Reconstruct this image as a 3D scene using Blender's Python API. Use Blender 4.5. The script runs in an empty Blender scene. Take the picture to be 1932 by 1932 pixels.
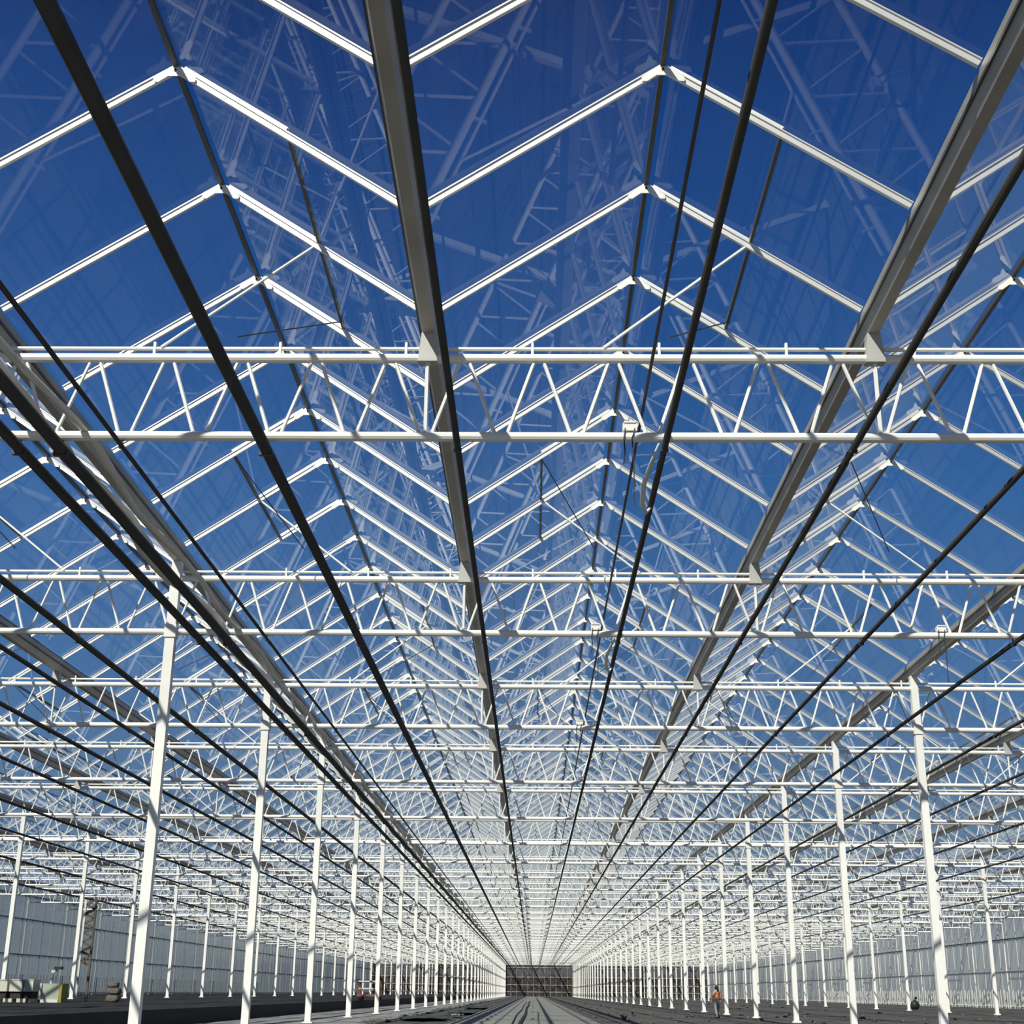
import bpy, bmesh, math, random
from mathutils import Vector, Matrix, noise
random.seed(7)

# ------------------------------------------------------------------ scale and camera
S = 12.0                      # metres between two truss rows
FPX = 2572.0                  # focal length in pixels of the 1932 px frame
PITCH, YAW, ROLL = 0.3387, -0.018, 0.0097
HC, HB, HT, HG, HR = 0.1002*S, 0.6614*S, 0.7704*S, 0.8316*S, 1.0259*S
G = 0.5741*S                  # gutter to gutter
XC = 0.1392*S
Z1 = 1.5924*S                 # distance of the first truss row
ZB, ZT, ZG, ZR = HB+HC, HT+HC, HG+HC, HR+HC     # heights above the floor
NROW = 36
YEND = Z1+(NROW-1)*S+0.05*S
def gx(g): return (g-1)*G-XC
def ty(t): return Z1+(t-1)*S
def X(v): return v*S

scene = bpy.context.scene
C = scene.collection
cp, sp = math.cos(PITCH), math.sin(PITCH); cr, sr = math.cos(ROLL), math.sin(ROLL)
X1 = Vector((math.cos(YAW), -math.sin(YAW), 0)); Y1 = Vector((math.sin(YAW), math.cos(YAW), 0)); ZH = Vector((0, 0, 1))
Z2 = -sp*Y1+cp*ZH; FW = cp*Y1+sp*ZH
RT = cr*X1+sr*Z2; UP = -sr*X1+cr*Z2
CAM = Vector((0, 0, HC))
cam = bpy.data.cameras.new('camera'); camo = bpy.data.objects.new('camera', cam); C.objects.link(camo)
cam.sensor_width = 36; cam.lens = FPX/1932*36; cam.clip_start = 0.1; cam.clip_end = 3000
M = Matrix((RT, UP, -FW)).transposed().to_4x4(); M.translation = CAM
camo.matrix_world = M
scene.camera = camo
def px(p):
    d = Vector(p)-CAM; w = d.dot(FW)
    if w < 0.05: return (1e6, 1e6)
    return (966+FPX*d.dot(RT)/w, 966-FPX*d.dot(UP)/w)
def seen(p, m=40):
    x, y = px(p); return -m < x < 1932+m and -m < y < 1932+m
def ground_at(x, y, z=0.0):
    d = RT*((x-966)/FPX)+UP*((966-y)/FPX)+FW
    k = (z-HC)/d.z
    return CAM+d*k

# ------------------------------------------------------------------ sky, sun, exposure
w = bpy.data.worlds.new('sky'); scene.world = w; w.use_nodes = True
nt = w.node_tree; nt.nodes.clear()
out = nt.nodes.new('ShaderNodeOutputWorld'); bg = nt.nodes.new('ShaderNodeBackground')
tc = nt.nodes.new('ShaderNodeTexCoord'); sx = nt.nodes.new('ShaderNodeSeparateXYZ'); rp = nt.nodes.new('ShaderNodeValToRGB')
nt.links.new(tc.outputs['Generated'], sx.inputs[0]); nt.links.new(sx.outputs['Z'], rp.inputs[0])
nt.links.new(rp.outputs[0], bg.inputs[0]); nt.links.new(bg.outputs[0], out.inputs[0])
def lin(r, g, b):
    f = lambda c: (c/255/12.92 if c <= 10 else ((c/255+0.055)/1.055)**2.4)
    return (f(r), f(g), f(b), 1)
rp.color_ramp.elements[0].position = 0.0; rp.color_ramp.elements[0].color = lin(150, 168, 190)
rp.color_ramp.elements[1].position = 1.0; rp.color_ramp.elements[1].color = lin(6, 28, 78)
for pos, col in ((0.10, (104, 136, 172)), (0.2, (74, 118, 170)), (0.33, (50, 101, 162)), (0.45, (34, 82, 146)), (0.58, (22, 64, 127)), (0.66, (13, 46, 103))):
    e = rp.color_ramp.elements.new(pos); e.color = lin(*col)
bg.inputs[1].default_value = 1.0
sun = bpy.data.lights.new('sun', 'SUN'); sun.energy = 6.0; sun.angle = math.radians(0.53); sun.color = (1.0, 0.96, 0.88)
suno = bpy.data.objects.new('sun', sun); C.objects.link(suno)
SUN_DIR = Vector((-0.54, -0.92, 1.0)).normalized()      # towards the sun
suno.rotation_euler = SUN_DIR.to_track_quat('Z', 'Y').to_euler(); suno.location = (0, 0, 60)
scene.view_settings.view_transform = 'Standard'; scene.view_settings.look = 'None'
scene.view_settings.exposure = 0.0; scene.view_settings.gamma = 1.0; scene.view_settings.use_curve_mapping = False
scene.cycles.transparent_max_bounces = 48; scene.cycles.max_bounces = 8

# ------------------------------------------------------------------ materials
def mat(name, col, rough=0.5, metal=0.0, var=0.12, scale=6.0, bump=0.0, spec=0.5, col2=None):
    m = bpy.data.materials.new(name); m.use_nodes = True; n = m.node_tree; b = n.nodes['Principled BSDF']
    t = n.nodes.new('ShaderNodeTexCoord'); no = n.nodes.new('ShaderNodeTexNoise'); no.inputs['Scale'].default_value = scale; no.inputs['Detail'].default_value = 5
    n.links.new(t.outputs['Object'], no.inputs['Vector'])
    r = n.nodes.new('ShaderNodeValToRGB'); r.color_ramp.elements[0].position = 0.3; r.color_ramp.elements[1].position = 0.7
    c2 = col2 or tuple(c*(1-var) for c in col)
    r.color_ramp.elements[0].color = (*c2, 1); r.color_ramp.elements[1].color = (*col, 1)
    n.links.new(no.outputs['Fac'], r.inputs[0]); n.links.new(r.outputs[0], b.inputs['Base Color'])
    b.inputs['Roughness'].default_value = rough; b.inputs['Metallic'].default_value = metal
    b.inputs['Specular IOR Level'].default_value = spec
    if bump:
        bp = n.nodes.new('ShaderNodeBump'); bp.inputs['Strength'].default_value = bump; bp.inputs['Distance'].default_value = 0.05
        n.links.new(no.outputs['Fac'], bp.inputs['Height']); n.links.new(bp.outputs[0], b.inputs['Normal'])
    return m
def glass_mat(name, tint, dust, dust_col, rough=0.0, dscale=0.6):
    m = bpy.data.materials.new(name); m.use_nodes = True; n = m.node_tree; n.nodes.clear()
    o = n.nodes.new('ShaderNodeOutputMaterial'); lw = n.nodes.new('ShaderNodeLayerWeight'); lw.inputs['Blend'].default_value = 0.5
    pw = n.nodes.new('ShaderNodeMath'); pw.operation = 'POWER'; pw.inputs[1].default_value = 5.0; n.links.new(lw.outputs['Facing'], pw.inputs[0])
    fr = n.nodes.new('ShaderNodeMath'); fr.operation = 'MULTIPLY_ADD'; fr.inputs[1].default_value = 0.5; fr.inputs[2].default_value = 0.011; n.links.new(pw.outputs[0], fr.inputs[0])   # Schlick
    tr = n.nodes.new('ShaderNodeBsdfTransparent'); tr.inputs[0].default_value = (*tint, 1)
    gl = n.nodes.new('ShaderNodeBsdfGlossy'); gl.inputs['Roughness'].default_value = rough; gl.inputs[0].default_value = (1, 1, 1, 1)
    df = n.nodes.new('ShaderNodeBsdfDiffuse'); df.inputs[0].default_value = (*dust_col, 1)
    tl = n.nodes.new('ShaderNodeBsdfTranslucent'); tl.inputs[0].default_value = (*dust_col, 1)
    md = n.nodes.new('ShaderNodeMixShader'); md.inputs[0].default_value = 0.5
    n.links.new(df.outputs[0], md.inputs[1]); n.links.new(tl.outputs[0], md.inputs[2])
    t = n.nodes.new('ShaderNodeTexCoord'); no = n.nodes.new('ShaderNodeTexNoise'); no.inputs['Scale'].default_value = dscale; no.inputs['Detail'].default_value = 4
    n.links.new(t.outputs['Object'], no.inputs['Vector'])
    mm = n.nodes.new('ShaderNodeMath'); mm.operation = 'MULTIPLY'; mm.inputs[1].default_value = dust*2; n.links.new(no.outputs['Fac'], mm.inputs[0])
    m1 = n.nodes.new('ShaderNodeMixShader'); n.links.new(mm.outputs[0], m1.inputs[0]); n.links.new(tr.outputs[0], m1.inputs[1]); n.links.new(md.outputs[0], m1.inputs[2])
    m2 = n.nodes.new('ShaderNodeMixShader'); n.links.new(fr.outputs[0], m2.inputs[0]); n.links.new(m1.outputs[0], m2.inputs[1]); n.links.new(gl.outputs[0], m2.inputs[2])
    n.links.new(m2.outputs[0], o.inputs[0])
    return m
MT = {
 'white': mat('white_painted_steel', (0.84, 0.83, 0.77), 0.4, 0, 0.06, 1.5),
 'alu': mat('mill_aluminium_bar', (0.86, 0.85, 0.79), 0.42, 0.65, 0.08, 1.2),
 'galv': mat('galvanised_gutter', (0.44, 0.41, 0.36), 0.55, 0.2, 0.25, 1.0),
 'foot_shade': mat('shaded_foot_grey', (0.50, 0.49, 0.45), 0.6, 0.2),  # grey puts the gutter's shade into the colour of the truss feet
 'pipe': mat('dark_heating_pipe', (0.045, 0.043, 0.042), 0.55, 0.0, 0.35, 1.5),
 'ridge': mat('dark_ridge_bar', (0.10, 0.10, 0.10), 0.5, 0.2, 0.3, 1.0),
 'bolt': mat('dark_bolt', (0.03, 0.03, 0.03), 0.5, 0.4),
 'glass': glass_mat('roof_glass', (0.97, 0.985, 0.985), 0.006, (0.8, 0.82, 0.85)),
 'wallglass': glass_mat('wall_glass', (0.62, 0.66, 0.67), 0.36, (0.56, 0.60, 0.62), 0.15, 0.15),
 'wallglass_r': glass_mat('pale_wall_glass', (0.72, 0.74, 0.73), 0.42, (0.88, 0.89, 0.86), 0.15, 0.15),
 'endpanel': mat('dark_end_panel', (0.085, 0.085, 0.09), 0.5, 0, 0.4, 0.3),
 'endbar': mat('grey_end_bar', (0.30, 0.30, 0.30), 0.5),
 'slat': mat('pale_wall_slat', (0.62, 0.62, 0.57), 0.6, 0, 0.2, 0.5),
 'rail': mat('grey_wall_rail', (0.17, 0.18, 0.18), 0.6),
 'soil': mat('dark_bare_ground', (0.105, 0.102, 0.094), 0.95, 0, 0.4, 0.7, 0.6, 0.2),
 'terrace': mat('black_ground_cloth', (0.028, 0.028, 0.027), 0.9, 0, 0.4, 0.9, 0.5, 0.2),
 'terraceside': mat('black_liner', (0.036, 0.036, 0.036), 0.85, 0, 0.15, 0.5, 0.0, 0.2),
 'concrete': mat('grey_concrete', (0.23, 0.23, 0.212), 0.85, 0, 0.3, 0.5, 0.3),
 'gravel': mat('pale_gravel', (0.30, 0.30, 0.285), 0.95, 0, 0.4, 2.0, 0.6, 0.2),
 'grass': mat('dry_outside_ground', (0.16, 0.16, 0.12), 1.0, 0, 0.3, 0.05),
 'screen': mat('white_screen_cloth', (0.78, 0.77, 0.72), 0.6, 0, 0.25, 1.0, 0.3),
 'plastic': mat('white_plastic', (0.80, 0.80, 0.76), 0.4),
 'hose_w': mat('translucent_white_hose', (0.70, 0.76, 0.74), 0.3),
 'black': mat('black_rubber', (0.012, 0.012, 0.012), 0.6),
 'green': mat('green_hose', (0.02, 0.09, 0.045), 0.5),
 'tarp': mat('dark_green_tarp', (0.035, 0.06, 0.05), 0.6, 0, 0.4, 1.0, 0.4),
 'weed': mat('weed_leaf', (0.10, 0.16, 0.05), 0.7),
 'crate': mat('cream_crate', (0.62, 0.62, 0.52), 0.6),
 'greybox': mat('grey_green_box', (0.34, 0.40, 0.32), 0.6),
 'yellow': mat('ochre_edge', (0.28, 0.24, 0.03), 0.6),
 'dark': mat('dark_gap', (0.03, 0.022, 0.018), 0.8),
 'sack': mat('brown_sack', (0.13, 0.115, 0.09), 0.9, 0, 0.4, 2.0, 0.4),
 'red': mat('dull_red_steel', (0.20, 0.075, 0.06), 0.6),
 'orange': mat('orange_shirt', (0.62, 0.24, 0.13), 0.85, 0, 0.2, 4.0),
 'skin': mat('skin', (0.55, 0.32, 0.22), 0.6),
 'hair': mat('black_hair', (0.012, 0.01, 0.009), 0.5),
 'trouser': mat('grey_trousers', (0.26, 0.27, 0.26), 0.9, 0, 0.2, 4.0),
 'brick': mat('brown_rack', (0.12, 0.10, 0.075), 0.8, 0, 0.5, 1.5),
}

# ------------------------------------------------------------------ mesh helpers
class MB:
    def __init__(s): s.v = []; s.f = []
    def box(s, a, b):
        x0, y0, z0 = a; x1, y1, z1 = b; i = len(s.v)
        s.v += [(x0, y0, z0), (x1, y0, z0), (x1, y1, z0), (x0, y1, z0), (x0, y0, z1), (x1, y0, z1), (x1, y1, z1), (x0, y1, z1)]
        s.f += [tuple(i+k for k in q) for q in ((0, 3, 2, 1), (4, 5, 6, 7), (0, 1, 5, 4), (1, 2, 6, 5), (2, 3, 7, 6), (3, 0, 4, 7))]
        return s
    def tube(s, p, q, r, n=8, r2=None):
        p = Vector(p); q = Vector(q); d = (q-p).normalized()
        a = d.orthogonal().normalized(); 
        if abs(d.y) < 0.9:                               # keep one axis along y so that rods look alike
            a = Vector((0, 1, 0)); a = (a-d*a.dot(d)).normalized()
        b = d.cross(a); i = len(s.v); r2 = r if r2 is None else r2
        for c, rr in ((p, r), (q, r2)):
            for k in range(n):
                t = 2*math.pi*(k+0.5)/n; s.v.append(tuple(c+a*rr*math.cos(t)+b*rr*math.sin(t)))
        for k in range(n):
            m = (k+1) % n; s.f.append((i+k, i+m, i+n+m, i+n+k))
        s.f.append(tuple(i+k for k in reversed(range(n)))); s.f.append(tuple(i+n+k for k in range(n)))
        return s
    def bar(s, p, q, wy, h):
        """a rectangular bar in the x-z plane, wy wide along y and h deep"""
        p = Vector(p); q = Vector(q); d = (q-p).normalized(); a = Vector((0, 1, 0)); b = d.cross(a).normalized(); i = len(s.v)
        for c in (p, q):
            for u, v in ((-1, -1), (1, -1), (1, 1), (-1, 1)): s.v.append(tuple(c+a*wy/2*u+b*h/2*v))
        s.f += [tuple(i+k for k in f) for f in ((0, 1, 5, 4), (1, 2, 6, 5), (2, 3, 7, 6), (3, 0, 4, 7), (3, 2, 1, 0), (4, 5, 6, 7))]
        return s
    def prism(s, poly, y0, y1):
        i = len(s.v); n = len(poly)
        s.v += [(x, y0, z) for x, z in poly]+[(x, y1, z) for x, z in poly]
        for k in range(n):
            m = (k+1) % n; s.f.append((i+k, i+m, i+n+m, i+n+k))
        s.f.append(tuple(i+k for k in reversed(range(n)))); s.f.append(tuple(i+n+k for k in range(n)))
        return s
    def path(s, pts, r, n=6):
        pts = [Vector(p) for p in pts]; i = len(s.v); m = len(pts)
        a = None
        for k, p in enumerate(pts):
            d = (pts[min(k+1, m-1)]-pts[max(k-1, 0)]).normalized()
            if a is None: a = d.orthogonal().normalized()
            a = (a-d*a.dot(d)).normalized(); b = d.cross(a)
            rr = r[k] if isinstance(r, (list, tuple)) else r
            for j in range(n):
                t = 2*math.pi*j/n; s.v.append(tuple(p+a*rr*math.cos(t)+b*rr*math.sin(t)))
        for k in range(m-1):
            for j in range(n):
                jj = (j+1) % n; s.f.append((i+k*n+j, i+k*n+jj, i+(k+1)*n+jj, i+(k+1)*n+j))
        s.f.append(tuple(i+j for j in reversed(range(n)))); s.f.append(tuple(i+(m-1)*n+j for j in range(n)))
        return s
    def add(s, o, off=(0, 0, 0), rz=0.0):
        i = len(s.v); c, sn = math.cos(rz), math.sin(rz)
        s.v += [(c*x-sn*y+off[0], sn*x+c*y+off[1], z+off[2]) for x, y, z in o.v]
        s.f += [tuple(i+k for k in f) for f in o.f]
        return s
    def mesh(s, name, m, smooth=False):
        me = bpy.data.meshes.new(name); me.from_pydata(s.v, [], s.f); me.validate()
        bm = bmesh.new(); bm.from_mesh(me); bmesh.ops.recalc_face_normals(bm, faces=bm.faces); bm.to_mesh(me); bm.free()
        me.materials.append(MT[m])
        if smooth: me.polygons.foreach_set('use_smooth', [True]*len(me.polygons))
        return me
def obj(name, me, parent=None, loc=(0, 0, 0), rz=0.0):
    o = bpy.data.objects.new(name, me); C.objects.link(o); o.location = loc
    if rz: o.rotation_euler = (0, 0, rz)
    if parent: o.parent = parent
    return o
def tag(o, label=None, cat=None, group=None, kind=None):
    if label: o['label'] = label
    if cat: o['category'] = cat
    if group: o['group'] = group
    if kind: o['kind'] = kind
    return o
def empty(name, loc=(0, 0, 0), rz=0.0): return obj(name, None, None, loc, rz)
ORD = ['nearest', 'second', 'third', 'fourth', 'fifth', 'sixth', 'seventh', 'eighth', 'ninth', 'tenth', 'eleventh', 'twelfth', 'thirteenth', 'fourteenth', 'fifteenth', 'sixteenth', 'seventeenth', 'eighteenth']

GL, GR_ = -6, 9                         # gutters on the left and right outer walls
XL, XR = gx(GL), gx(GR_)
TERR_X = X(-1.02); TERR_Z = 0.045*S

# ------------------------------------------------------------------ floor and ground
def grid(name, m, x0, x1, y0, y1, z, amp, nx, ny, freq, parent=None):
    b = MB()
    for j in range(ny+1):
        for i in range(nx+1):
            x = x0+(x1-x0)*i/nx; y = y0+(y1-y0)*(j/ny)**2
            e = 0 if i in (0, nx) or j in (0, ny) else 1
            b.v.append((x, y, z+e*amp*noise.noise(Vector((x*freq, y*freq, 3.1)))))
    for j in range(ny):
        for i in range(nx):
            a = j*(nx+1)+i; b.f.append((a, a+1, a+nx+2, a+nx+1))
    return obj(name, b.mesh(name, m, True), parent)
Y0 = -1.5*S
fl = grid('floor', 'soil', XL, XR, Y0, YEND, 0.0, 0.03, 90, 160, 0.5); tag(fl, 'dark bare ground floor of the greenhouse', 'floor', kind='structure')
og = MB(); og.box((-900, -500, -0.5), (900, 1500, -0.12)); tag(obj('outside_ground', og.mesh('outside_ground', 'grass')), 'flat ground outside around the greenhouse', 'ground', kind='structure')
te = empty('terrace'); tag(te, 'raised black-covered ground along the left side', 'ground', kind='structure')
grid('ground_cloth', 'terrace', XL, TERR_X, Y0, YEND, TERR_Z, 0.035, 60, 160, 0.9, te)
b = MB(); b.box((TERR_X-0.12, Y0, -0.05), (TERR_X, YEND, TERR_Z+0.03)); obj('edge_board', b.mesh('edge_board', 'terraceside'), te)
a_ = MB(); a_.box((X(-0.27), Y0, -0.05), (X(0.22), YEND, 0.06)); tag(obj('aisle_slab', a_.mesh('aisle_slab', 'concrete')), 'grey concrete path down the middle', 'path', kind='structure')
gs = grid('gravel_strip', 'gravel', TERR_X, X(-0.52), Y0, YEND, 0.035, 0.03, 16, 160, 1.5); tag(gs, 'pale gravel strip under the left column row', 'gravel', kind='structure')

# ------------------------------------------------------------------ roof bays
BW, BD = 0.0046*S, 0.0068*S             # glazing bar width and depth
GW = 0.0125*S                           # half width of a gutter
half = G/2
rise = ZR-ZG; sl = math.hypot(half, rise)
dx, dz = half/sl, rise/sl
# a bar on the right slope: from ridge (0, ZR) down to (half-GW)
def slope_pt(u, lift=0.0):              # u 0 at ridge .. 1 at gutter centre ; right slope
    return Vector((half*u+lift*dz, 0, ZR-rise*u+lift*dx))
u_end = 1-GW*1.0/half
bar_b = MB().bar(slope_pt(0.0), slope_pt(u_end), BW, BD)
bar_b.bar(slope_pt(0.0, BD*0.62), slope_pt(u_end, BD*0.62), BW*1.7, BD*0.22)
bar_me = bar_b.mesh('glazing_bar', 'alu')
PW = 0.25*S-BW*0.9
def pane_mb(u0, u1, lift=BD*0.80, wy=PW, th=0.006):
    b = MB(); b.bar(slope_pt(u0, lift), slope_pt(u1, lift), wy, th); return b
pane_me = pane_mb(0.0, u_end).mesh('pane', 'glass')
VU = 0.46                               # vents reach from the ridge to here
pane_low_me = pane_mb(VU, u_end).mesh('pane_below_vent', 'glass')
# apex plate with bolt
ap = MB(); k = 0.030*S
ap.prism([(-k*dx, ZR-k*dz-BD*0.5), (-k*dx, ZR-k*dz+BD*0.4), (0, ZR+BD*0.55), (k*dx, ZR-k*dz+BD*0.4), (k*dx, ZR-k*dz-BD*0.5), (k*0.62, ZR-k*0.45-BD*0.95), (k*0.25, ZR-BD*1.7), (-k*0.25, ZR-BD*1.7), (-k*0.62, ZR-k*0.45-BD*0.95)], -BW*1.15, -BW*0.88)
ap_me = ap.mesh('apex_plate', 'white')
bolt_me = MB().tube((0, -BW*1.1, ZR-BD*0.55), (0, -BW*1.4, ZR-BD*0.55), BD*0.26, 8).mesh('bolt', 'bolt')
ridge_me_cache = MB().box((-0.003*S, 0, ZR+BD*0.2), (0.003*S, 1, ZR+BD*1.1))
# vent on the right slope, centred on a truss, two panes wide
VL = 0.25*S
vent_fr = MB()
op = math.radians(0.4)
def vp_(u, extra=0.0): return slope_pt(u, BD*1.05+extra+u*half*math.tan(op))
for yy in (-VL, 0, VL):
    p, q = vp_(0.02), vp_(VU); p.y = q.y = yy; vent_fr.bar(p, q, BW*0.9, BD*0.55)
vent_side_me = vent_fr.mesh('vent_frame', 'alu')
p = vp_(VU); vb = MB().box((p.x-0.0022*S, -VL, p.z-0.0040*S), (p.x+0.0022*S, VL, p.z+0.0022*S))
vent_rail_me = vb.mesh('bottom_rail', 'ridge')
vpn = MB(); vpn.bar(vp_(0.02), vp_(VU-0.01), 2*VL-BW, 0.006); vent_pane_me = vpn.mesh('vent_pane', 'glass')
rod_a = Vector((-0.105*G, 0, ZT+0.016*S)); rod_b = vp_(VU); rod_b.z -= 0.003*S
rod_me = MB().tube(rod_a, rod_b, 0.0022*S, 6).mesh('push_rod', 'white')
stay = MB().tube((0.05*G, VL*0.15, ZT+0.05*S), (rod_b.x, VL*0.9, rod_b.z), 0.0011*S, 5); stay_me = stay.mesh('stay_rod', 'ridge')

T0 = -1.0                               # first rafter in truss units
K0, K1 = int(T0*4), NROW*4
BAYNAMES = {}
def bay_label(b):
    if b == 1: return 'pitched glass roof bay overhead, directly above the concrete path'
    if b == 0: return 'pitched glass roof bay just left of the one above the path'
    if b == 2: return 'pitched glass roof bay just right of the one above the path'
    if b < 0: return '%s pitched glass roof bay left of the left column row' % (['first', 'second', 'third', 'fourth', 'fifth', 'sixth'][-b-1])
    return '%s pitched glass roof bay right of the right column row' % (['first', 'second', 'third', 'fourth', 'fifth', 'sixth'][b-3])
for bay in range(GL, GR_):
    cx = gx(bay+0.5)
    root = empty('ceiling', (cx, 0, 0)); tag(root, bay_label(bay), 'roof', 'pitched glass roof bays', 'structure')
    # ridge
    rb = MB(); rb.box((-0.003*S, ty(T0), ZR+BD*0.1), (0.003*S, YEND, ZR+BD*1.1)); obj('ridge_bar', rb.mesh('ridge_bar', 'ridge'), root)
    farbar, farpane, farvent = MB(), MB(), MB()
    for k in range(K0, K1+1):
        t = k/4.0; y = ty(t)
        near = t <= 7.01
        for side in (0, 1):
            rz = math.pi*side
            mid = (cx+(half*0.5 if not side else -half*0.5), y, (ZR+ZG)/2)
            vis = near and (seen(mid, 60) or seen((cx, y, ZR), 60) or seen((cx+(half if not side else -half), y, ZG), 60))
            if vis:
                obj('glazing_bar', bar_me, root, (0, y, 0), rz)
            else: farbar.add(bar_b, (0, y, 0), rz)
            if k < K1:
                ym = y+0.125*S
                q = int(math.floor(t+0.25+1e-6)) if True else 0      # truss number whose vent covers this pane
                tq = round(t+0.125)
                invent = abs((t+0.125)-tq) < 0.26 and tq >= 1 and (tq % 2 == (1 if side == 0 else 0))
                midp = (mid[0], ym, mid[2])
                visp = near and seen(midp, 60)
                if visp:
                    o = obj('glass_pane', pane_low_me if invent else pane_me, root, (0, ym, 0))
                    j = lambda a: random.uniform(-a, a)
                    o.rotation_euler = (0, 0, rz)
                    o.location.z += j(0.004)
                else:
                    farpane.add(pane_mb(VU if invent else 0.0, u_end), (0, ym, 0), rz)
        if near and seen((cx, y, ZR), 30) and t <= 5:
            pl = obj('apex_plate', ap_me, root, (0, y, 0)); obj('bolt', bolt_me, pl)
    for tq in range(1, NROW):
        side = 0 if tq % 2 == 1 else 1; y = ty(tq)
        c_ = (cx+(half*0.25 if not side else -half*0.25), y, ZR-rise*0.25)
        if tq <= 6 and seen(c_, 200):
            v = obj('vent_frame', vent_side_me, root, (0, y, 0), math.pi*side)
            obj('bottom_rail', vent_rail_me, v); obj('vent_pane', vent_pane_me, v); obj('push_rod', rod_me, v); obj('stay_rod', stay_me, v)
        else:
            for m_ in (vent_fr, vb): farvent.add(m_, (0, y, 0), math.pi*side)
            farpane.add(vpn, (0, y, 0), math.pi*side)
    for mb, nm, ma in ((farbar, 'distant_glazing_bars', 'alu'), (farpane, 'distant_glass_panes', 'glass'), (farvent, 'distant_vent_frames', 'alu')):
        if mb.v: tag(obj(nm, mb.mesh(nm, ma), root), kind='stuff')

# ------------------------------------------------------------------ gutters
for g in range(GL, GR_+1):
    x = gx(g); top = ZG+0.004*S; bot = ZG-0.027*S
    gb = MB()
    y0 = ty(T0)
    prof = [(-GW, top), (-GW, ZG-0.010*S), (-GW*0.55, bot), (GW*0.55, bot), (GW, ZG-0.010*S), (GW, top), (GW*0.82, top), (GW*0.82, ZG-0.009*S), (GW*0.42, bot+0.0015*S), (-GW*0.42, bot+0.0015*S), (-GW*0.82, ZG-0.009*S), (-GW*0.82, top)]
    gb.prism(prof, y0, YEND-0.2)
    lips = MB()
    for s_ in (-1, 1): lips.box((s_*GW*1.0-0.0016*S, y0, ZG-0.0125*S), (s_*GW*1.0+0.0016*S, YEND-0.2, ZG-0.0085*S))
    lab = {0: 'long grey roof gutter over the left column row', 1: 'long grey roof gutter just left of the path centre', 2: 'long grey roof gutter right of the path, midway to the right columns', 3: 'long grey roof gutter over the right column row'}.get(g)
    if lab is None:
        n_ = -g if g < 0 else g-3
        lab = '%s long grey roof gutter %s' % (['first', 'second', 'third', 'fourth', 'fifth', 'sixth'][n_-1], 'left of the left column row' if g < 0 else 'right of the right column row')
    ro = empty('gutter', (x, 0, 0)); tag(ro, lab, 'gutter', 'roof gutters')
    obj('trough', gb.mesh('trough', 'galv'), ro); obj('rim', lips.mesh('rim', 'ridge'), ro)

# ------------------------------------------------------------------ trusses
CHH, CHW = 0.0126*S, 0.0126*S
PAN = G/6
NB = 3
bc_mb = MB().tube((0, 0, ZB), (3*G, 0, ZB), CHH/2, 12); tcb = MB().tube((0, 0, ZT), (3*G, 0, ZT), CHH/2, 12)
dA = MB().tube((0.09*PAN, 0, ZB+CHH/2), (0.5*PAN-0.07*PAN, 0, ZT-CHH/2), 0.0025*S, 6)
dB = MB().tube((-0.09*PAN, 0, ZB+CHH/2), (-0.5*PAN+0.07*PAN, 0, ZT-CHH/2), 0.0025*S, 6)
stb = MB().tube((0, 0, ZB+CHH/2), (0, 0, ZT-CHH/2), 0.0030*S, 6)
foot = MB().prism([(-0.0125*S, ZT-CHH*0.5), (0.0125*S, ZT-CHH*0.5), (0.0085*S, ZG-0.027*S), (-0.0085*S, ZG-0.027*S)], -CHW*0.6, CHW*0.6)
ryo = CHW*0.2
shaft = MB().tube((0.02*G, ryo, ZT+0.0150*S), (2.98*G, ryo, ZT+0.0150*S), 0.0026*S, 8)
peg = MB().box((-0.0016*S, ryo-0.003*S, ZT+CHH/2), (0.0016*S, ryo+0.003*S, ZT+0.0235*S))
pegs_x = [0.38+0.285*i for i in range(10)]
ME = {'bottom_chord': bc_mb.mesh('bottom_chord', 'white'), 'top_chord': tcb.mesh('top_chord', 'white'), 'A': dA.mesh('diagonal_rising', 'white'), 'B': dB.mesh('diagonal_falling', 'white'),
      'strut': stb.mesh('strut', 'white'), 'foot': foot.mesh('gutter_foot', 'foot_shade'), 'shaft': shaft.mesh('vent_shaft', 'white'), 'peg': peg.mesh('shaft_peg', 'white')}
whole = MB(); whole.add(bc_mb).add(tcb).add(shaft)
for i in range(18):
    whole.add(dA, (i*PAN, 0, 0)); whole.add(dB, ((i+1)*PAN, 0, 0))
for i in (1, 2): whole.add(stb, (i*G, 0, 0)); whole.add(foot, (i*G, 0, 0))
whole_me = whole.mesh('roof_truss', 'white')
SPAN = {-6: 'far left span by the left wall', -3: 'span left of the left columns', 0: 'span over the path', 3: 'span right of the right columns', 6: 'far right span by the right wall'}
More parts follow.
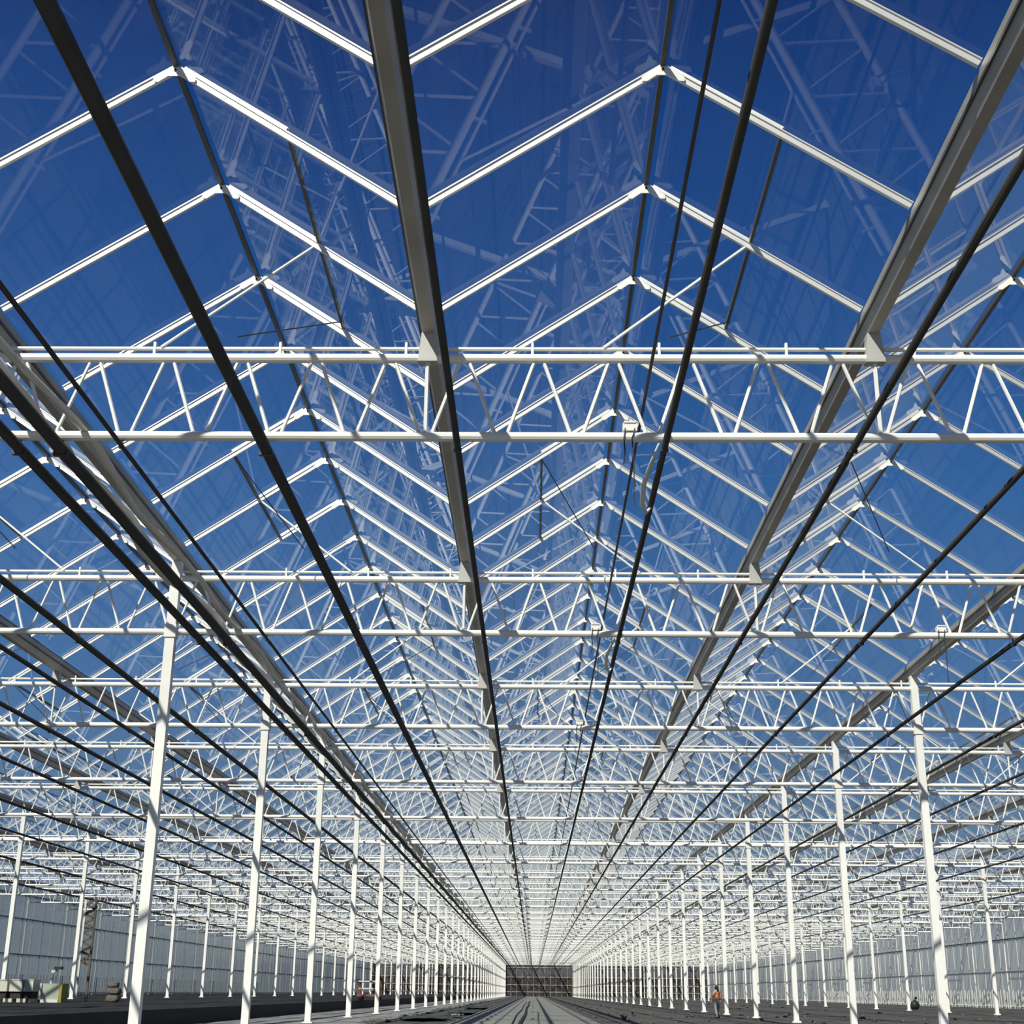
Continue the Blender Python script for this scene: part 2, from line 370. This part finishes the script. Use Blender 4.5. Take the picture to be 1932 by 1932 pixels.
for t in range(1, NROW+1):
    y = ty(t)
    for g in range(GL, GR_, 3):
        x0 = gx(g); ends = [px((x0+3*G*f, y, ZB))[0] for f in (0, 1)]
        if min(ends) > 2150 or max(ends) < -220: continue
        word = ORD[t-1]+' row' if t <= 18 else 'far distant rows'
        lab = 'white lattice roof truss, %s from the camera, %s' % (word, SPAN[g]) if t <= 18 else 'white lattice truss in the far distance, %s' % SPAN[g]
        if t <= 10:
            r = empty('roof_truss', (x0, y, 0)); tag(r, lab, 'truss', 'white lattice roof trusses')
            for nm in ('bottom_chord', 'top_chord'): obj(nm, ME[nm], r)
            obj('vent_shaft', ME['shaft'], r)
            for i in range(18):
                obj('diagonal', ME['A'], r, (i*PAN, 0, 0)); obj('diagonal', ME['B'], r, ((i+1)*PAN, 0, 0))
            for i in (1, 2): obj('strut', ME['strut'], r, (i*G, 0, 0)); obj('gutter_foot', ME['foot'], r, (i*G, 0, 0))
            if t <= 4:
                for q in pegs_x: obj('shaft_peg', ME['peg'], r, (q*G, 0, 0))
        else:
            tag(obj('roof_truss', whole_me, None, (x0, y, 0)), lab, 'truss', 'white lattice roof trusses' if t <= 18 else 'distant trusses, '+SPAN[g])

# ------------------------------------------------------------------ columns
CWD = 0.0185*S
def col_mb(z0):
    return (MB().box((-CWD/2, -CWD/2, z0), (CWD/2, CWD/2, ZG-0.027*S)),
            MB().box((-CWD*0.85, -CWD*0.85, z0), (CWD*0.85, CWD*0.85, z0+0.006*S)),
            MB().box((-CWD*0.62, -CWD*0.62, ZB-CHH*1.0), (CWD*0.62, CWD*0.62, ZB+CHH*1.0)))
ROWN = {-6: 'row against the left wall', -3: 'outer left row on the black ground', 0: 'row left of the path', 3: 'row right of the path', 6: 'outer right row', 9: 'row against the right wall'}
for g in range(GL, GR_+1, 3):
    z0 = TERR_Z if g < 0 else 0.0
    sh, ba, hd = col_mb(z0)
    if g in (GL, GR_):                     # wall columns are slimmer
        sh = MB().box((-CWD*0.35, -CWD*0.35, z0), (CWD*0.35, CWD*0.35, ZG-0.027*S))
    m1, m2, m3 = sh.mesh('shaft', 'white'), ba.mesh('base_plate', 'white'), hd.mesh('head_bracket', 'white')
    wm = MB().add(sh).add(ba).add(hd).mesh('column', 'white')
    for t in range(1, NROW+1):
        y = ty(t); x = gx(g)
        xs = px((x, y, ZB))[0]
        if xs < -200 or xs > 2150: continue
        lab = 'white square steel column, %s from the camera in the %s' % (ORD[t-1] if t > 1 else 'nearest one', ROWN[g]) if t <= 18 else 'distant white steel column in the %s' % ROWN[g]
        gr = 'columns, '+ROWN[g]
        if t <= 12:
            r = empty('column', (x, y, 0)); tag(r, lab, 'column', gr)
            obj('shaft', m1, r); obj('base_plate', m2, r); obj('head_bracket', m3, r)
        else: tag(obj('column', wm, None, (x, y, 0)), lab, 'column', gr if t <= 18 else 'distant '+gr)

# ------------------------------------------------------------------ pipes below the trusses
PZ = ZB-CHH/2
PIPES = [(0.65, 0.0074, 'thick black pipe hanging left of the path, crossing under the nearest truss'),
 (0.33, 0.0030, 'thin black cable pipe between the thick pipe and the left gutter'),
 (0.198, 0.0082, 'thick black pipe on the right of the white folded screen'),
 (0.105, 0.0074, 'thick black pipe on the left of the white folded screen'),
 (1.072, 0.0044, 'black pipe hanging just right of the gutter near the path centre'),
 (1.525, 0.0042, 'black pipe hanging under the middle of the roof bay above the path'),
 (1.936, 0.0046, 'black pipe hanging just left of the second gutter right of the path'),
 (2.347, 0.0044, 'black pipe hanging midway between the right gutter and the right columns'),
 (2.86, 0.0044, 'black pipe hanging just left of the right column row'),
 (-0.315, 0.0062, 'first black pipe left of the left column row'),
 (-0.627, 0.0050, 'second black pipe left of the left column row'),
 (-1.0, 0.0056, 'third black pipe left of the left column row'),
 (-1.52, 0.0050, 'fourth black pipe left of the left column row'),
 (-2.14, 0.0050, 'fifth black pipe left of the left column row'),
 (-2.75, 0.0050, 'sixth black pipe left of the left column row'),
 (-3.6, 0.0060, 'seventh black pipe left of the left column row'),
 (-4.7, 0.0060, 'black pipe running closest to the left wall'),
 (3.35, 0.0044, 'first black pipe right of the right column row'),
 (3.85, 0.0044, 'second black pipe right of the right column row'),
 (4.6, 0.0044, 'third black pipe right of the right column row'),
 (5.4, 0.0044, 'fourth black pipe right of the right column row'),
 (6.8, 0.0050, 'black pipe running closest to the right wall')]
hook_c = {}
for g, r, lab in PIPES:
    r *= S; x = gx(g); root = empty('heating_pipe', (x, 0, PZ-r-0.004*S)); tag(root, lab, 'pipe', 'black pipes hung below the trusses')
    b = MB().tube((0, 0.25*S, 0), (0, YEND-0.2, 0), r, 10); obj('tube', b.mesh('tube', 'pipe', True), root)
    hk = MB().box((-0.0015*S, -0.0015*S, 0), (0.0015*S, 0.0015*S, r+0.0045*S)).box((-r*1.12, -0.003*S, -r*1.12), (r*1.12, 0.003*S, -r*0.3)).mesh('hanger', 'pipe')
    for t in range(1, 8):
        obj('hanger', hk, root, (0, ty(t), 0))
b = MB().tube((gx(1.485), 0.25*S, HC+0.715*S), (gx(1.485), YEND, HC+0.715*S), 0.0022*S, 6)
tag(obj('steel_cable', b.mesh('steel_cable', 'pipe')), 'thin black cable strung through the trusses above the path', 'cable')

# folded white screen bundles beside the left gutter
n = 14
ys = [0.35*S+(YEND-0.35*S-0.3)*(i/420)**1.6 for i in range(421)]
for gg, hh, r0, lab in ((0.150, 0.018, 0.0085, 'crumpled white screen cloth bundled between the two thick left pipes'), (0.232, 0.008, 0.0038, 'crumpled white screen cloth bundled between the thick pipe and left gutter')):
    b = MB()
    for i, yv in enumerate(ys):
        for j in range(n):
            th = 2*math.pi*j/n; rr = r0/0.0085*(0.0085+0.006*noise.noise(Vector((yv*0.7, j*0.9, gg*50)))+0.004*noise.noise(Vector((yv*2.1, j*1.7, 5))))*S
            b.v.append((gx(gg)+rr*1.25*math.cos(th)+0.08*math.sin(yv*0.9+gg*40), yv, ZB+hh*S+rr*math.sin(th)-0.006*S*abs(math.sin((yv-Z1)/S*math.pi))))
    for i in range(420):
        for j in range(n):
            jj = (j+1) % n; b.f.append((i*n+j, i*n+jj, (i+1)*n+jj, (i+1)*n+j))
    b.f.append(tuple(reversed(range(n)))); b.f.append(tuple(420*n+j for j in range(n)))
    tag(obj('folded_screen', b.mesh('folded_screen', 'screen', True)), lab, 'screen', 'folded screens by the left gutter')

# junction boxes and hanging hoses on the bottom chords
for t, g, lab in ((1, 1.45, 'white junction box with black cables on the nearest truss'), (2, 1.45, 'white junction box on the second truss above the path'), (2, 2.62, 'white junction box on the right part of the second truss'), (3, 1.45, 'white junction box on the third truss above the path')):
    r = empty('junction_box', (gx(g), ty(t), ZB+CHH/2)); tag(r, lab, 'junction box', 'junction boxes on the trusses')
    obj('housing', MB().box((-0.009*S, -0.006*S, 0.001*S), (0.009*S, 0.006*S, 0.011*S)).mesh('housing', 'plastic'), r)
    obj('lid', MB().box((-0.0075*S, -0.0072*S, 0.011*S), (0.0075*S, 0.0072*S, 0.0135*S)).mesh('lid', 'plastic'), r)
    obj('cable', MB().path([(-0.006*S, -0.006*S, 0.004*S), (-0.008*S, -0.0085*S, -0.01*S), (-0.007*S, -0.008*S, -0.03*S), (-0.009*S, -0.006*S, -0.045*S)], 0.0009*S, 5).mesh('cable', 'black'), r)
    obj('cable', MB().path([(0.006*S, -0.006*S, 0.004*S), (0.002*S, -0.009*S, -0.012*S), (0.004*S, -0.008*S, -0.04*S), (0.003*S, -0.006*S, -0.10*S)], 0.0008*S, 5).mesh('cable', 'black'), r)
for t, lab in ((1, 'pale hose looping down beside the pipe, just behind the nearest truss'), (2, 'small pale hose looping beside the pipe behind the second truss')):
    x = gx(1.525)-0.012*S; y = ty(t)+0.06*S; z = PZ
    pts = [(x+0.008*S, y-0.03*S, z+0.01*S), (x+0.001*S, y, z-0.004*S), (x-0.004*S, y+0.07*S, z-0.008*S), (x-0.002*S, y+0.13*S, z-0.016*S), (x+0.005*S, y+0.15*S, z-0.020*S), (x+0.012*S, y+0.15*S, z-0.0125*S)]
    tag(obj('hanging_hose', MB().path(pts, [0.0014*S, 0.003*S, 0.0036*S, 0.0034*S, 0.003*S, 0.0016*S], 8).mesh('hanging_hose', 'hose_w', True)), lab, 'hose', 'hanging pale hoses')

# ------------------------------------------------------------------ outer walls
def side_wall(name, x, z0, lab, gm, inward):
    r = empty(name, (x, 0, 0)); tag(r, lab, 'wall', kind='structure')
    H = ZG-0.0285*S
    h1, h2 = z0+(H-z0)*0.36, z0+(H-z0)*0.68
    rails = [z0+0.02*S, h1, h2, H-0.09*S, H-0.01*S]
    for i, z in enumerate(rails):
        obj('rail', MB().box((-0.008*S, Y0, z-0.004*S), (0.008*S, YEND, z+0.004*S)).mesh('rail', 'rail' if i else 'white'), r)
    zs = [z0, h1, h2, H]
    meshes = []
    for q in range(3): meshes.append(MB().box((-0.02, -0.25*S+0.03, zs[q]+0.02), (0.02, 0.25*S-0.03, zs[q+1]-0.02)).mesh('glass_panel', gm))
    mul = MB().box((-0.005*S, -0.0025*S, z0), (0.005*S, 0.0025*S, H)).mesh('mullion', 'slat')
    slt = MB().box((-0.003*S, -0.006*S, z0), (0.003*S, 0.006*S, z0+(h1-z0)*0.5)).mesh('slat', 'slat')
    far_m, far_p = MB(), MB()
    n = int((YEND-Y0)/(0.25*S))
    for k in range(n):
        y = Y0+k*0.25*S
        vis = seen((x, y, z0), 30) and y < 22*S
        if vis: obj('mullion', mul, r, (0, y, 0))
        else: far_m.box((-0.005*S, y-0.0025*S, z0), (0.005*S, y+0.0025*S, H))
        if k % 2 == 0:
            for q in range(3):
                yc = y+0.25*S
                if seen((x, yc, zs[q]), 60): obj('glass_panel', meshes[q], r, (0, yc, 0))
                else: far_p.box((-0.02, yc-0.25*S+0.03, zs[q]+0.02), (0.02, yc+0.25*S-0.03, zs[q+1]-0.02))
        if vis:
            for e in (0.06, 0.125, 0.19): obj('slat', slt, r, (inward*0.012*S, y+e*S, 0))
    tag(obj('distant_mullions', far_m.mesh('distant_mullions', 'endbar'), r), kind='stuff')
    tag(obj('distant_glass_panels', far_p.mesh('distant_glass_panels', gm), r), kind='stuff')
side_wall('wall_left', XL, TERR_Z, 'bluish glass wall on the left side', 'wallglass', 1)
side_wall('wall_right', XR, 0.0, 'pale grey glass wall on the right side', 'wallglass_r', -1)
r = empty('wall_back', (0, YEND, 0)); tag(r, 'dark glazed end wall at the far end of the path', 'wall', kind='structure')
nw = 60; H = ZG
pan = MB().box((-(XR-XL)/nw/2+0.04, 0, 0), ((XR-XL)/nw/2-0.04, 0.05, H/2-0.1)).mesh('panel', 'endpanel')
pan_low = pan.copy(); pan_low.materials[0] = MT['dark']
mulb = MB().box((-0.06, -0.12, 0), (0.06, 0.1, H)).mesh('mullion', 'endbar')
for i in range(nw):
    xx = XL+(XR-XL)*(i+0.5)/nw
    for q in (0, 1): obj('panel', pan if q else pan_low, r, (xx, 0, q*H/2+0.05))
    obj('mullion', mulb, r, (xx-(XR-XL)/nw/2, 0, 0))
for z in (0.12*H, 0.3*H, 0.5*H, 0.75*H, 0.98*H): obj('rail', MB().box((XL, -0.15, z-0.1), (XR, 0.08, z+0.1)).mesh('rail', 'endbar'), r)
gab = MB()
for bay in range(GL, GR_):
    c = gx(bay+0.5); gab.prism([(c-half, H), (c+half, H), (c, ZR)], 0, 0.05)
obj('gables', gab.mesh('gables', 'wallglass'), r)

# ------------------------------------------------------------------ things on the floor
# hoses on the path
for x, m, rr, lab in ((-0.069, 'black', 0.03, 'black hose on the path, leftmost of three'), (-0.039, 'black', 0.06, 'thicker black hose along the middle of the path'), (0.020, 'green', 0.035, 'dark green hose lying on the path')):
    pts = [(X(x)+0.04*math.sin(i*0.7+x*90), 3*S+i*0.5*S, 0.06+rr) for i in range(26 if m == 'black' else 10)]
    tag(obj('hose', MB().path(pts, rr, 6).mesh('hose', m, True)), lab, 'hose', 'hoses on the path')
# plastic sheets left of the path
random.seed(11)
def sheet(x, y, w_, l_, m, lab, h=0.10):
    b = MB(); n = 12
    for j in range(n+1):
        for i in range(n+1):
            u, v = i/n-0.5, j/n-0.5
            b.v.append((u*w_*(1+0.25*noise.noise(Vector((v*4, x, 1)))), v*l_*(1+0.2*noise.noise(Vector((u*4, y, 2)))), 0.07+h*(0.5+0.5*noise.noise(Vector((u*6+x, v*6+y, 0.3))))))
    t = len(b.v); b.v += [(x_, y_, z_-0.02) for x_, y_, z_ in b.v[:t]]
    for j in range(n):
        for i in range(n):
            a = j*(n+1)+i; b.f.append((a, a+1, a+n+2, a+n+1)); b.f.append((t+a, t+a+n+1, t+a+n+2, t+a+1))
    tag(obj('plastic_sheet', b.mesh('plastic_sheet', m, True), None, (x, y, 0)), lab, 'sheet', 'sheets lying left of the path')
sheet(X(-0.40), 5.4*S, 0.16*S, 0.5*S, 'tarp', 'dark green tarp lying nearest on the left of the path')
sheet(X(-0.33), 7.0*S, 0.11*S, 0.9*S, 'tarp', 'dark green tarp further back on the left of the path')
sheet(X(-0.36), 9.2*S, 0.12*S, 1.0*S, 'tarp', 'dark tarp in the middle distance left of the path')
sheet(X(-0.31), 5.9*S, 0.05*S, 0.25*S, 'gravel', 'small crumpled grey sheet beside the green tarp', 0.16)
# clods on the ground
b = MB(); ico = bmesh.new(); bmesh.ops.create_icosphere(ico, subdivisions=1, radius=1); iv = [v.co.copy() for v in ico.verts]; iff = [tuple(v.index for v in f.verts) for f in ico.faces]; ico.free()
for i in range(420):
    sd = random.random()
    x = random.uniform(0.25, 2.6) if sd < 0.6 else random.uniform(-0.56, -0.50)
    y = 4.6+random.random()**1.6*12; s_ = random.uniform(0.05, 0.16)
    k = len(b.v)
    for v in iv: b.v.append((X(x)+v.x*s_*1.5*random.uniform(0.8, 1.2), y*S+v.y*s_*2*random.uniform(0.8, 1.2), max(-0.02, v.z*s_*0.8)))
    b.f += [tuple(k+q for q in f) for f in iff]
tag(obj('soil_clods', b.mesh('soil_clods', 'soil')), 'dark soil clods scattered over the ground', 'clods', kind='stuff')
# weeds
def weed(x, y, h, lab):
    b = MB()
    for i in range(22):
        a = random.uniform(0, 6.28); l = h*random.uniform(0.5, 1.1); o = random.uniform(0.05, 0.5)
        p0 = Vector((math.cos(a)*0.05, math.sin(a)*0.05, 0)); p1 = p0+Vector((math.cos(a)*l*o, math.sin(a)*l*o, l*0.7)); p2 = p0+Vector((math.cos(a)*l*o*2.2, math.sin(a)*l*o*2.2, l*0.75))
        s_ = Vector((-math.sin(a), math.cos(a), 0))*0.04; k = len(b.v)
        b.v += [tuple(p0-s_*0.4), tuple(p0+s_*0.4), tuple(p1+s_), tuple(p1-s_), tuple(p2)]; b.f += [(k, k+1, k+2, k+3), (k+3, k+2, k+4)]
    tag(obj('weed_tuft', b.mesh('weed_tuft', 'weed'), None, (x, y, 0)), lab, 'weed', 'weeds right of the path')
p = ground_at(1178, 1925); weed(p.x, p.y, 0.35, 'green weed tuft right of the path, nearest one')
p = ground_at(1192, 1915); weed(p.x, p.y, 0.3, 'green weed tuft right of the path, further one')

# crates on the left
def crate(x, y, w_, h, lab):
    r = empty('crate', (x, y, TERR_Z)); tag(r, lab, 'crate', 'cream crates by the left wall')
    obj('body', MB().box((-w_/2, -0.5, h*0.48), (w_/2, 0.5, h)).mesh('body', 'crate'), r)
    obj('lid', MB().box((-w_/2-0.01, -0.52, h*0.97), (w_/2+0.01, 0.52, h*1.02)).mesh('lid', 'crate'), r)
    obj('gap_shade', MB().box((-w_/2+0.05, -0.42, h*0.16), (w_/2-0.05, 0.42, h*0.5)).mesh('gap_shade', 'dark'), r)  # dark block stands for the shade in the gap under the body
    for e in (-1, 1): obj('skid', MB().box((e*w_*0.33-0.14*w_, -0.5, 0), (e*w_*0.33+0.14*w_, 0.5, h*0.17)).mesh('skid', 'crate'), r)
for a, bb, lab in ((0, 18, 'cream crate at the left edge of the picture, on skids'), (20, 46, 'cream crate on skids, middle of three'), (48, 67, 'cream crate on skids, rightmost of three')):
    p = ground_at(33, 1891, TERR_Z); d = (p-CAM).dot(FW); crate(p.x+((a+bb)/2-33)*d/FPX, p.y, (bb-a-2.5)*d/FPX, 40*d/FPX, lab)
p = ground_at(33, 1891, TERR_Z); d = (p-CAM).dot(FW); p.x += 64*d/FPX; w_ = 36*d/FPX; h = 34*d/FPX
r = empty('storage_box', p); tag(r, 'grey-green storage box beside the cream crates', 'box')
obj('body', MB().box((-w_/2, -0.4, 0.08), (w_/2, 0.5, h)).mesh('body', 'greybox'), r); obj('front_frame', MB().box((-w_/2-0.03, -0.46, 0), (w_/2+0.03, -0.4, 0.14)).box((-w_/2-0.03, -0.46, 0), (-w_/2+0.06, -0.4, h)).mesh('front_frame', 'slat'), r)
obj('side_edge', MB().box((w_/2, -0.46, 0), (w_/2+0.14, 0.5, h)).mesh('side_edge', 'yellow'), r)
# fixture post behind the box
p = ground_at(93, 1889, TERR_Z); d = (p-CAM).dot(FW)
r = empty('lamp_post', p); tag(r, 'slim white post with small fixture behind the storage box', 'post')
obj('pole', MB().tube((0, 0, 0), (0, 0, 56*d/FPX), 0.07, 8).mesh('pole', 'white'), r); obj('arm', MB().tube((0, 0, 50*d/FPX), (0.25, 0, 57*d/FPX), 0.05, 6).mesh('arm', 'white'), r)
obj('fixture', MB().box((0.1, -0.15, 57*d/FPX), (0.5, 0.15, 62*d/FPX)).mesh('fixture', 'dark'), r)
# rack mast
p = ground_at(152, 1890, TERR_Z); d = (p-CAM).dot(FW); h = 185*d/FPX; w_ = 20*d/FPX
r = empty('lattice_mast', p); tag(r, 'tall brown lattice mast standing between the left columns', 'mast')
for e in (-1, 1): obj('upright', MB().box((e*w_/2-0.05, -0.05, 0), (e*w_/2+0.05, 0.05, h)).mesh('upright', 'slat' if e < 0 else 'brick'), r)
for i in range(14):
    z = h*(0.35+0.65*i/14); z2 = h*(0.35+0.65*(i+1)/14); s_ = 1 if i % 2 else -1
    obj('cross_brace', MB().bar((-s_*w_/2, 0, z), (s_*w_/2, 0, z2), 0.08, 0.12).mesh('cross_brace', 'brick'), r)
# sacks
def lump(b, c, rx, ry, rz, seed, n=12, pw=1.0):
    i0 = len(b.v)
    for j in range(n+1):
        ph = math.pi*j/n
        for i in range(n*2):
            th = math.pi*i/n; v = Vector((math.sin(ph)*math.cos(th), math.sin(ph)*math.sin(th), math.cos(ph)))
            k = 1+0.16*noise.noise(v*2.2+Vector((seed, 0, 0)))
            if pw != 1.0: v = Vector([math.copysign(abs(q)**pw, q) for q in v])
            b.v.append((c[0]+v.x*rx*k, c[1]+v.y*ry*k, max(0.0, c[2]+v.z*rz*k)))
    m = n*2
    for j in range(n):
        for i in range(m):
            ii = (i+1) % m; b.f.append((i0+j*m+i, i0+(j+1)*m+i, i0+(j+1)*m+ii, i0+j*m+ii))
p = ground_at(213, 1891, TERR_Z); d = (p-CAM).dot(FW); u = d/FPX
for q, (ox, z_, w2, h2, lab) in enumerate(((-1, 0, 13, 7, 'brown sack at the bottom of the pile on the black ground'), (1, 14, 12, 6, 'brown sack in the middle of the pile on the black ground'), (-2, 26, 10.5, 5.5, 'brown sack on top of the pile on the black ground'))):
    b = MB(); lump(b, (0, 0, h2*u*0.93), w2*u, 9*u, h2*u*0.95, q*3.0, 12, 0.55); tag(obj('sack', b.mesh('sack', 'sack', True), None, (p.x+ox*u, p.y, p.z+z_*u)), lab, 'sack', 'brown sacks')
p = ground_at(1727, 1905); b = MB(); h = 0.088*S
b = MB(); lump(b, (0, 0, h*0.36), 0.035*S, 0.03*S, h*0.42, 9.0)
r = empty('black_sack', p); tag(r, 'black plastic sack standing by the outer right columns', 'sack'); obj('bag', b.mesh('bag', 'black', True), r)
b = MB(); b.tube((0, 0, h*0.72), (0.06, 0, h*0.92), 0.14, 10, 0.07); b.tube((0.06, 0, h*0.92), (0.16, 0, h*1.06), 0.07, 10, 0.16); obj('neck', b.mesh('neck', 'black', True), r)
# red trolley
p = ground_at(697, 1888, TERR_Z); d = (p-CAM).dot(FW); w_ = 44*d/FPX; h = 34*d/FPX
r = empty('trolley', p); tag(r, 'dull red steel trolley behind the left columns', 'trolley')
obj('deck', MB().box((-w_/2, -0.7, h*0.22), (w_/2, 0.7, h*0.34)).mesh('deck', 'red'), r)
for e in (-1, 1):
    for f_ in (-1, 1):
        obj('post', MB().tube((e*w_*0.46, f_*0.6, h*0.3), (e*w_*0.46, f_*0.6, h), 0.07, 6).mesh('post', 'red'), r)
        obj('wheel', MB().tube((e*w_*0.38, f_*0.6-0.08, h*0.12), (e*w_*0.38, f_*0.6+0.08, h*0.12), h*0.12, 12).mesh('wheel', 'black'), r)
    obj('handle_rail', MB().tube((e*w_*0.46, -0.6, h), (e*w_*0.46, 0.6, h), 0.07, 6).mesh('handle_rail', 'red'), r)
for z in (0.62, 1.0): obj('top_rail', MB().tube((-w_*0.46, -0.6, h*z), (w_*0.46, -0.6, h*z), 0.06, 6).mesh('top_rail', 'slat'), r)

# ------------------------------------------------------------------ person beside the right column row
p = ground_at(1354, 1921); HP = 1.60
r = empty('person', p); tag(r, 'person in orange shirt and grey trousers walking beside right columns', 'person')
k = HP/1.75
def skin_mesh(name, verts, edges, rad, m, root=0):
    me = bpy.data.meshes.new(name); me.from_pydata([tuple(Vector(v)*k) for v in verts], edges, []); o = bpy.data.objects.new(name, me); C.objects.link(o)
    mod = o.modifiers.new('skin', 'SKIN'); mod.use_smooth_shade = True
    for i, q in enumerate(me.skin_vertices[0].data):
        a = rad[i]; q.radius = (a*k, a*k) if not isinstance(a, tuple) else (a[0]*k, a[1]*k); q.use_root = (i == root)
    o.modifiers.new('sub', 'SUBSURF').levels = 1; o.modifiers['sub'].render_levels = 2
    me.materials.append(MT[m]); o.parent = r
    return o
# body facing away-left (towards -x,+y), mid stride
V = [(0, 0, 0.95), (0, 0, 1.12), (0, 0.0, 1.32), (0, 0.0, 1.46), (0, 0.01, 1.54), (0, 0.03, 1.66),      # pelvis..head
     (0.10, 0, 0.90), (0.12, 0.10, 0.50), (0.12, 0.02, 0.09), (0.13, 0.16, 0.04),                        # right leg
     (-0.10, 0, 0.90), (-0.13, -0.02, 0.50), (-0.14, -0.14, 0.10), (-0.15, 0.02, 0.04),                  # left leg
     (0.19, 0, 1.42), (0.25, -0.06, 1.15), (0.24, 0.06, 0.92), (0.24, 0.10, 0.86),                       # right arm
     (-0.19, 0, 1.42), (-0.27, 0.02, 1.15), (-0.26, 0.16, 0.97), (-0.26, 0.21, 0.92)]
Ed = [(0, 1), (1, 2), (2, 3), (3, 4), (4, 5), (0, 6), (6, 7), (7, 8), (8, 9), (0, 10), (10, 11), (11, 12), (12, 13), (3, 14), (14, 15), (15, 16), (16, 17), (3, 18), (18, 19), (19, 20), (20, 21)]
Rd = [(0.15, 0.11), (0.14, 0.10), (0.16, 0.11), (0.12, 0.09), 0.055, (0.075, 0.09), 0.09, 0.062, 0.045, 0.035, 0.09, 0.062, 0.045, 0.035, 0.06, 0.045, 0.034, 0.03, 0.06, 0.045, 0.034, 0.03]
body = skin_mesh('body', V, Ed, Rd, 'skin')
shirt = skin_mesh('shirt', [(0, 0, 0.93), (0, 0, 1.12), (0, 0, 1.32), (0, 0, 1.44), (0.20, 0, 1.41), (0.25, -0.05, 1.18), (0.25, 0.02, 1.02), (-0.20, 0, 1.41), (-0.27, 0.02, 1.18), (-0.27, 0.10, 1.04)],
  [(0, 1), (1, 2), (2, 3), (3, 4), (4, 5), (5, 6), (3, 7), (7, 8), (8, 9)], [(0.18, 0.135), (0.165, 0.125), (0.185, 0.13), (0.13, 0.10), 0.08, 0.065, 0.058, 0.08, 0.065, 0.058], 'orange')
tro = skin_mesh('trousers', [(0, 0, 0.97), (0.10, 0, 0.88), (0.12, 0.10, 0.50), (0.12, 0.03, 0.12), (-0.10, 0, 0.88), (-0.13, -0.02, 0.50), (-0.14, -0.13, 0.13)],
  [(0, 1), (1, 2), (2, 3), (0, 4), (4, 5), (5, 6)], [(0.165, 0.125), 0.11, 0.082, 0.075, 0.11, 0.082, 0.075], 'trouser')
b = MB(); lump(b, (0, 0.015*k, 1.68*k), 0.10*k, 0.115*k, 0.12*k, 2.0); lump(b, (0.03, -0.05*k, 1.52*k), 0.085*k, 0.06*k, 0.16*k, 4.0); obj('hair', b.mesh('hair', 'hair', True), r)
b = MB()
for s_, hx, hy, hz in ((1, 0.24, 0.10, 0.86), (-1, -0.26, 0.21, 0.92)):
    for q in range(4):
        o = (q-1.5)*0.019; b.path([((hx)*k, (hy+o)*k, (hz)*k), ((hx)*k, (hy+o+0.012)*k, (hz-0.045)*k), ((hx-s_*0.012)*k, (hy+o+0.016)*k, (hz-0.08+abs(o)*0.6)*k)], [0.009*k, 0.0085*k, 0.006*k], 6)
    b.path([(hx*k, (hy+0.03)*k, (hz+0.01)*k), ((hx-s_*0.015)*k, (hy+0.05)*k, (hz-0.02)*k), ((hx-s_*0.02)*k, (hy+0.055)*k, (hz-0.045)*k)], [0.010*k, 0.009*k, 0.007*k], 6)
obj('fingers', b.mesh('fingers', 'skin', True), r)
b = MB()
for s_, fx, fy in ((1, 0.125, 0.07), (-1, -0.145, -0.08)): lump(b, (fx*k, fy*k, 0.05*k), 0.05*k, 0.14*k, 0.06*k, s_*1.0+5, 8)
obj('shoes', b.mesh('shoes', 'black', True), r)
r.rotation_euler = (0, 0, math.radians(35))
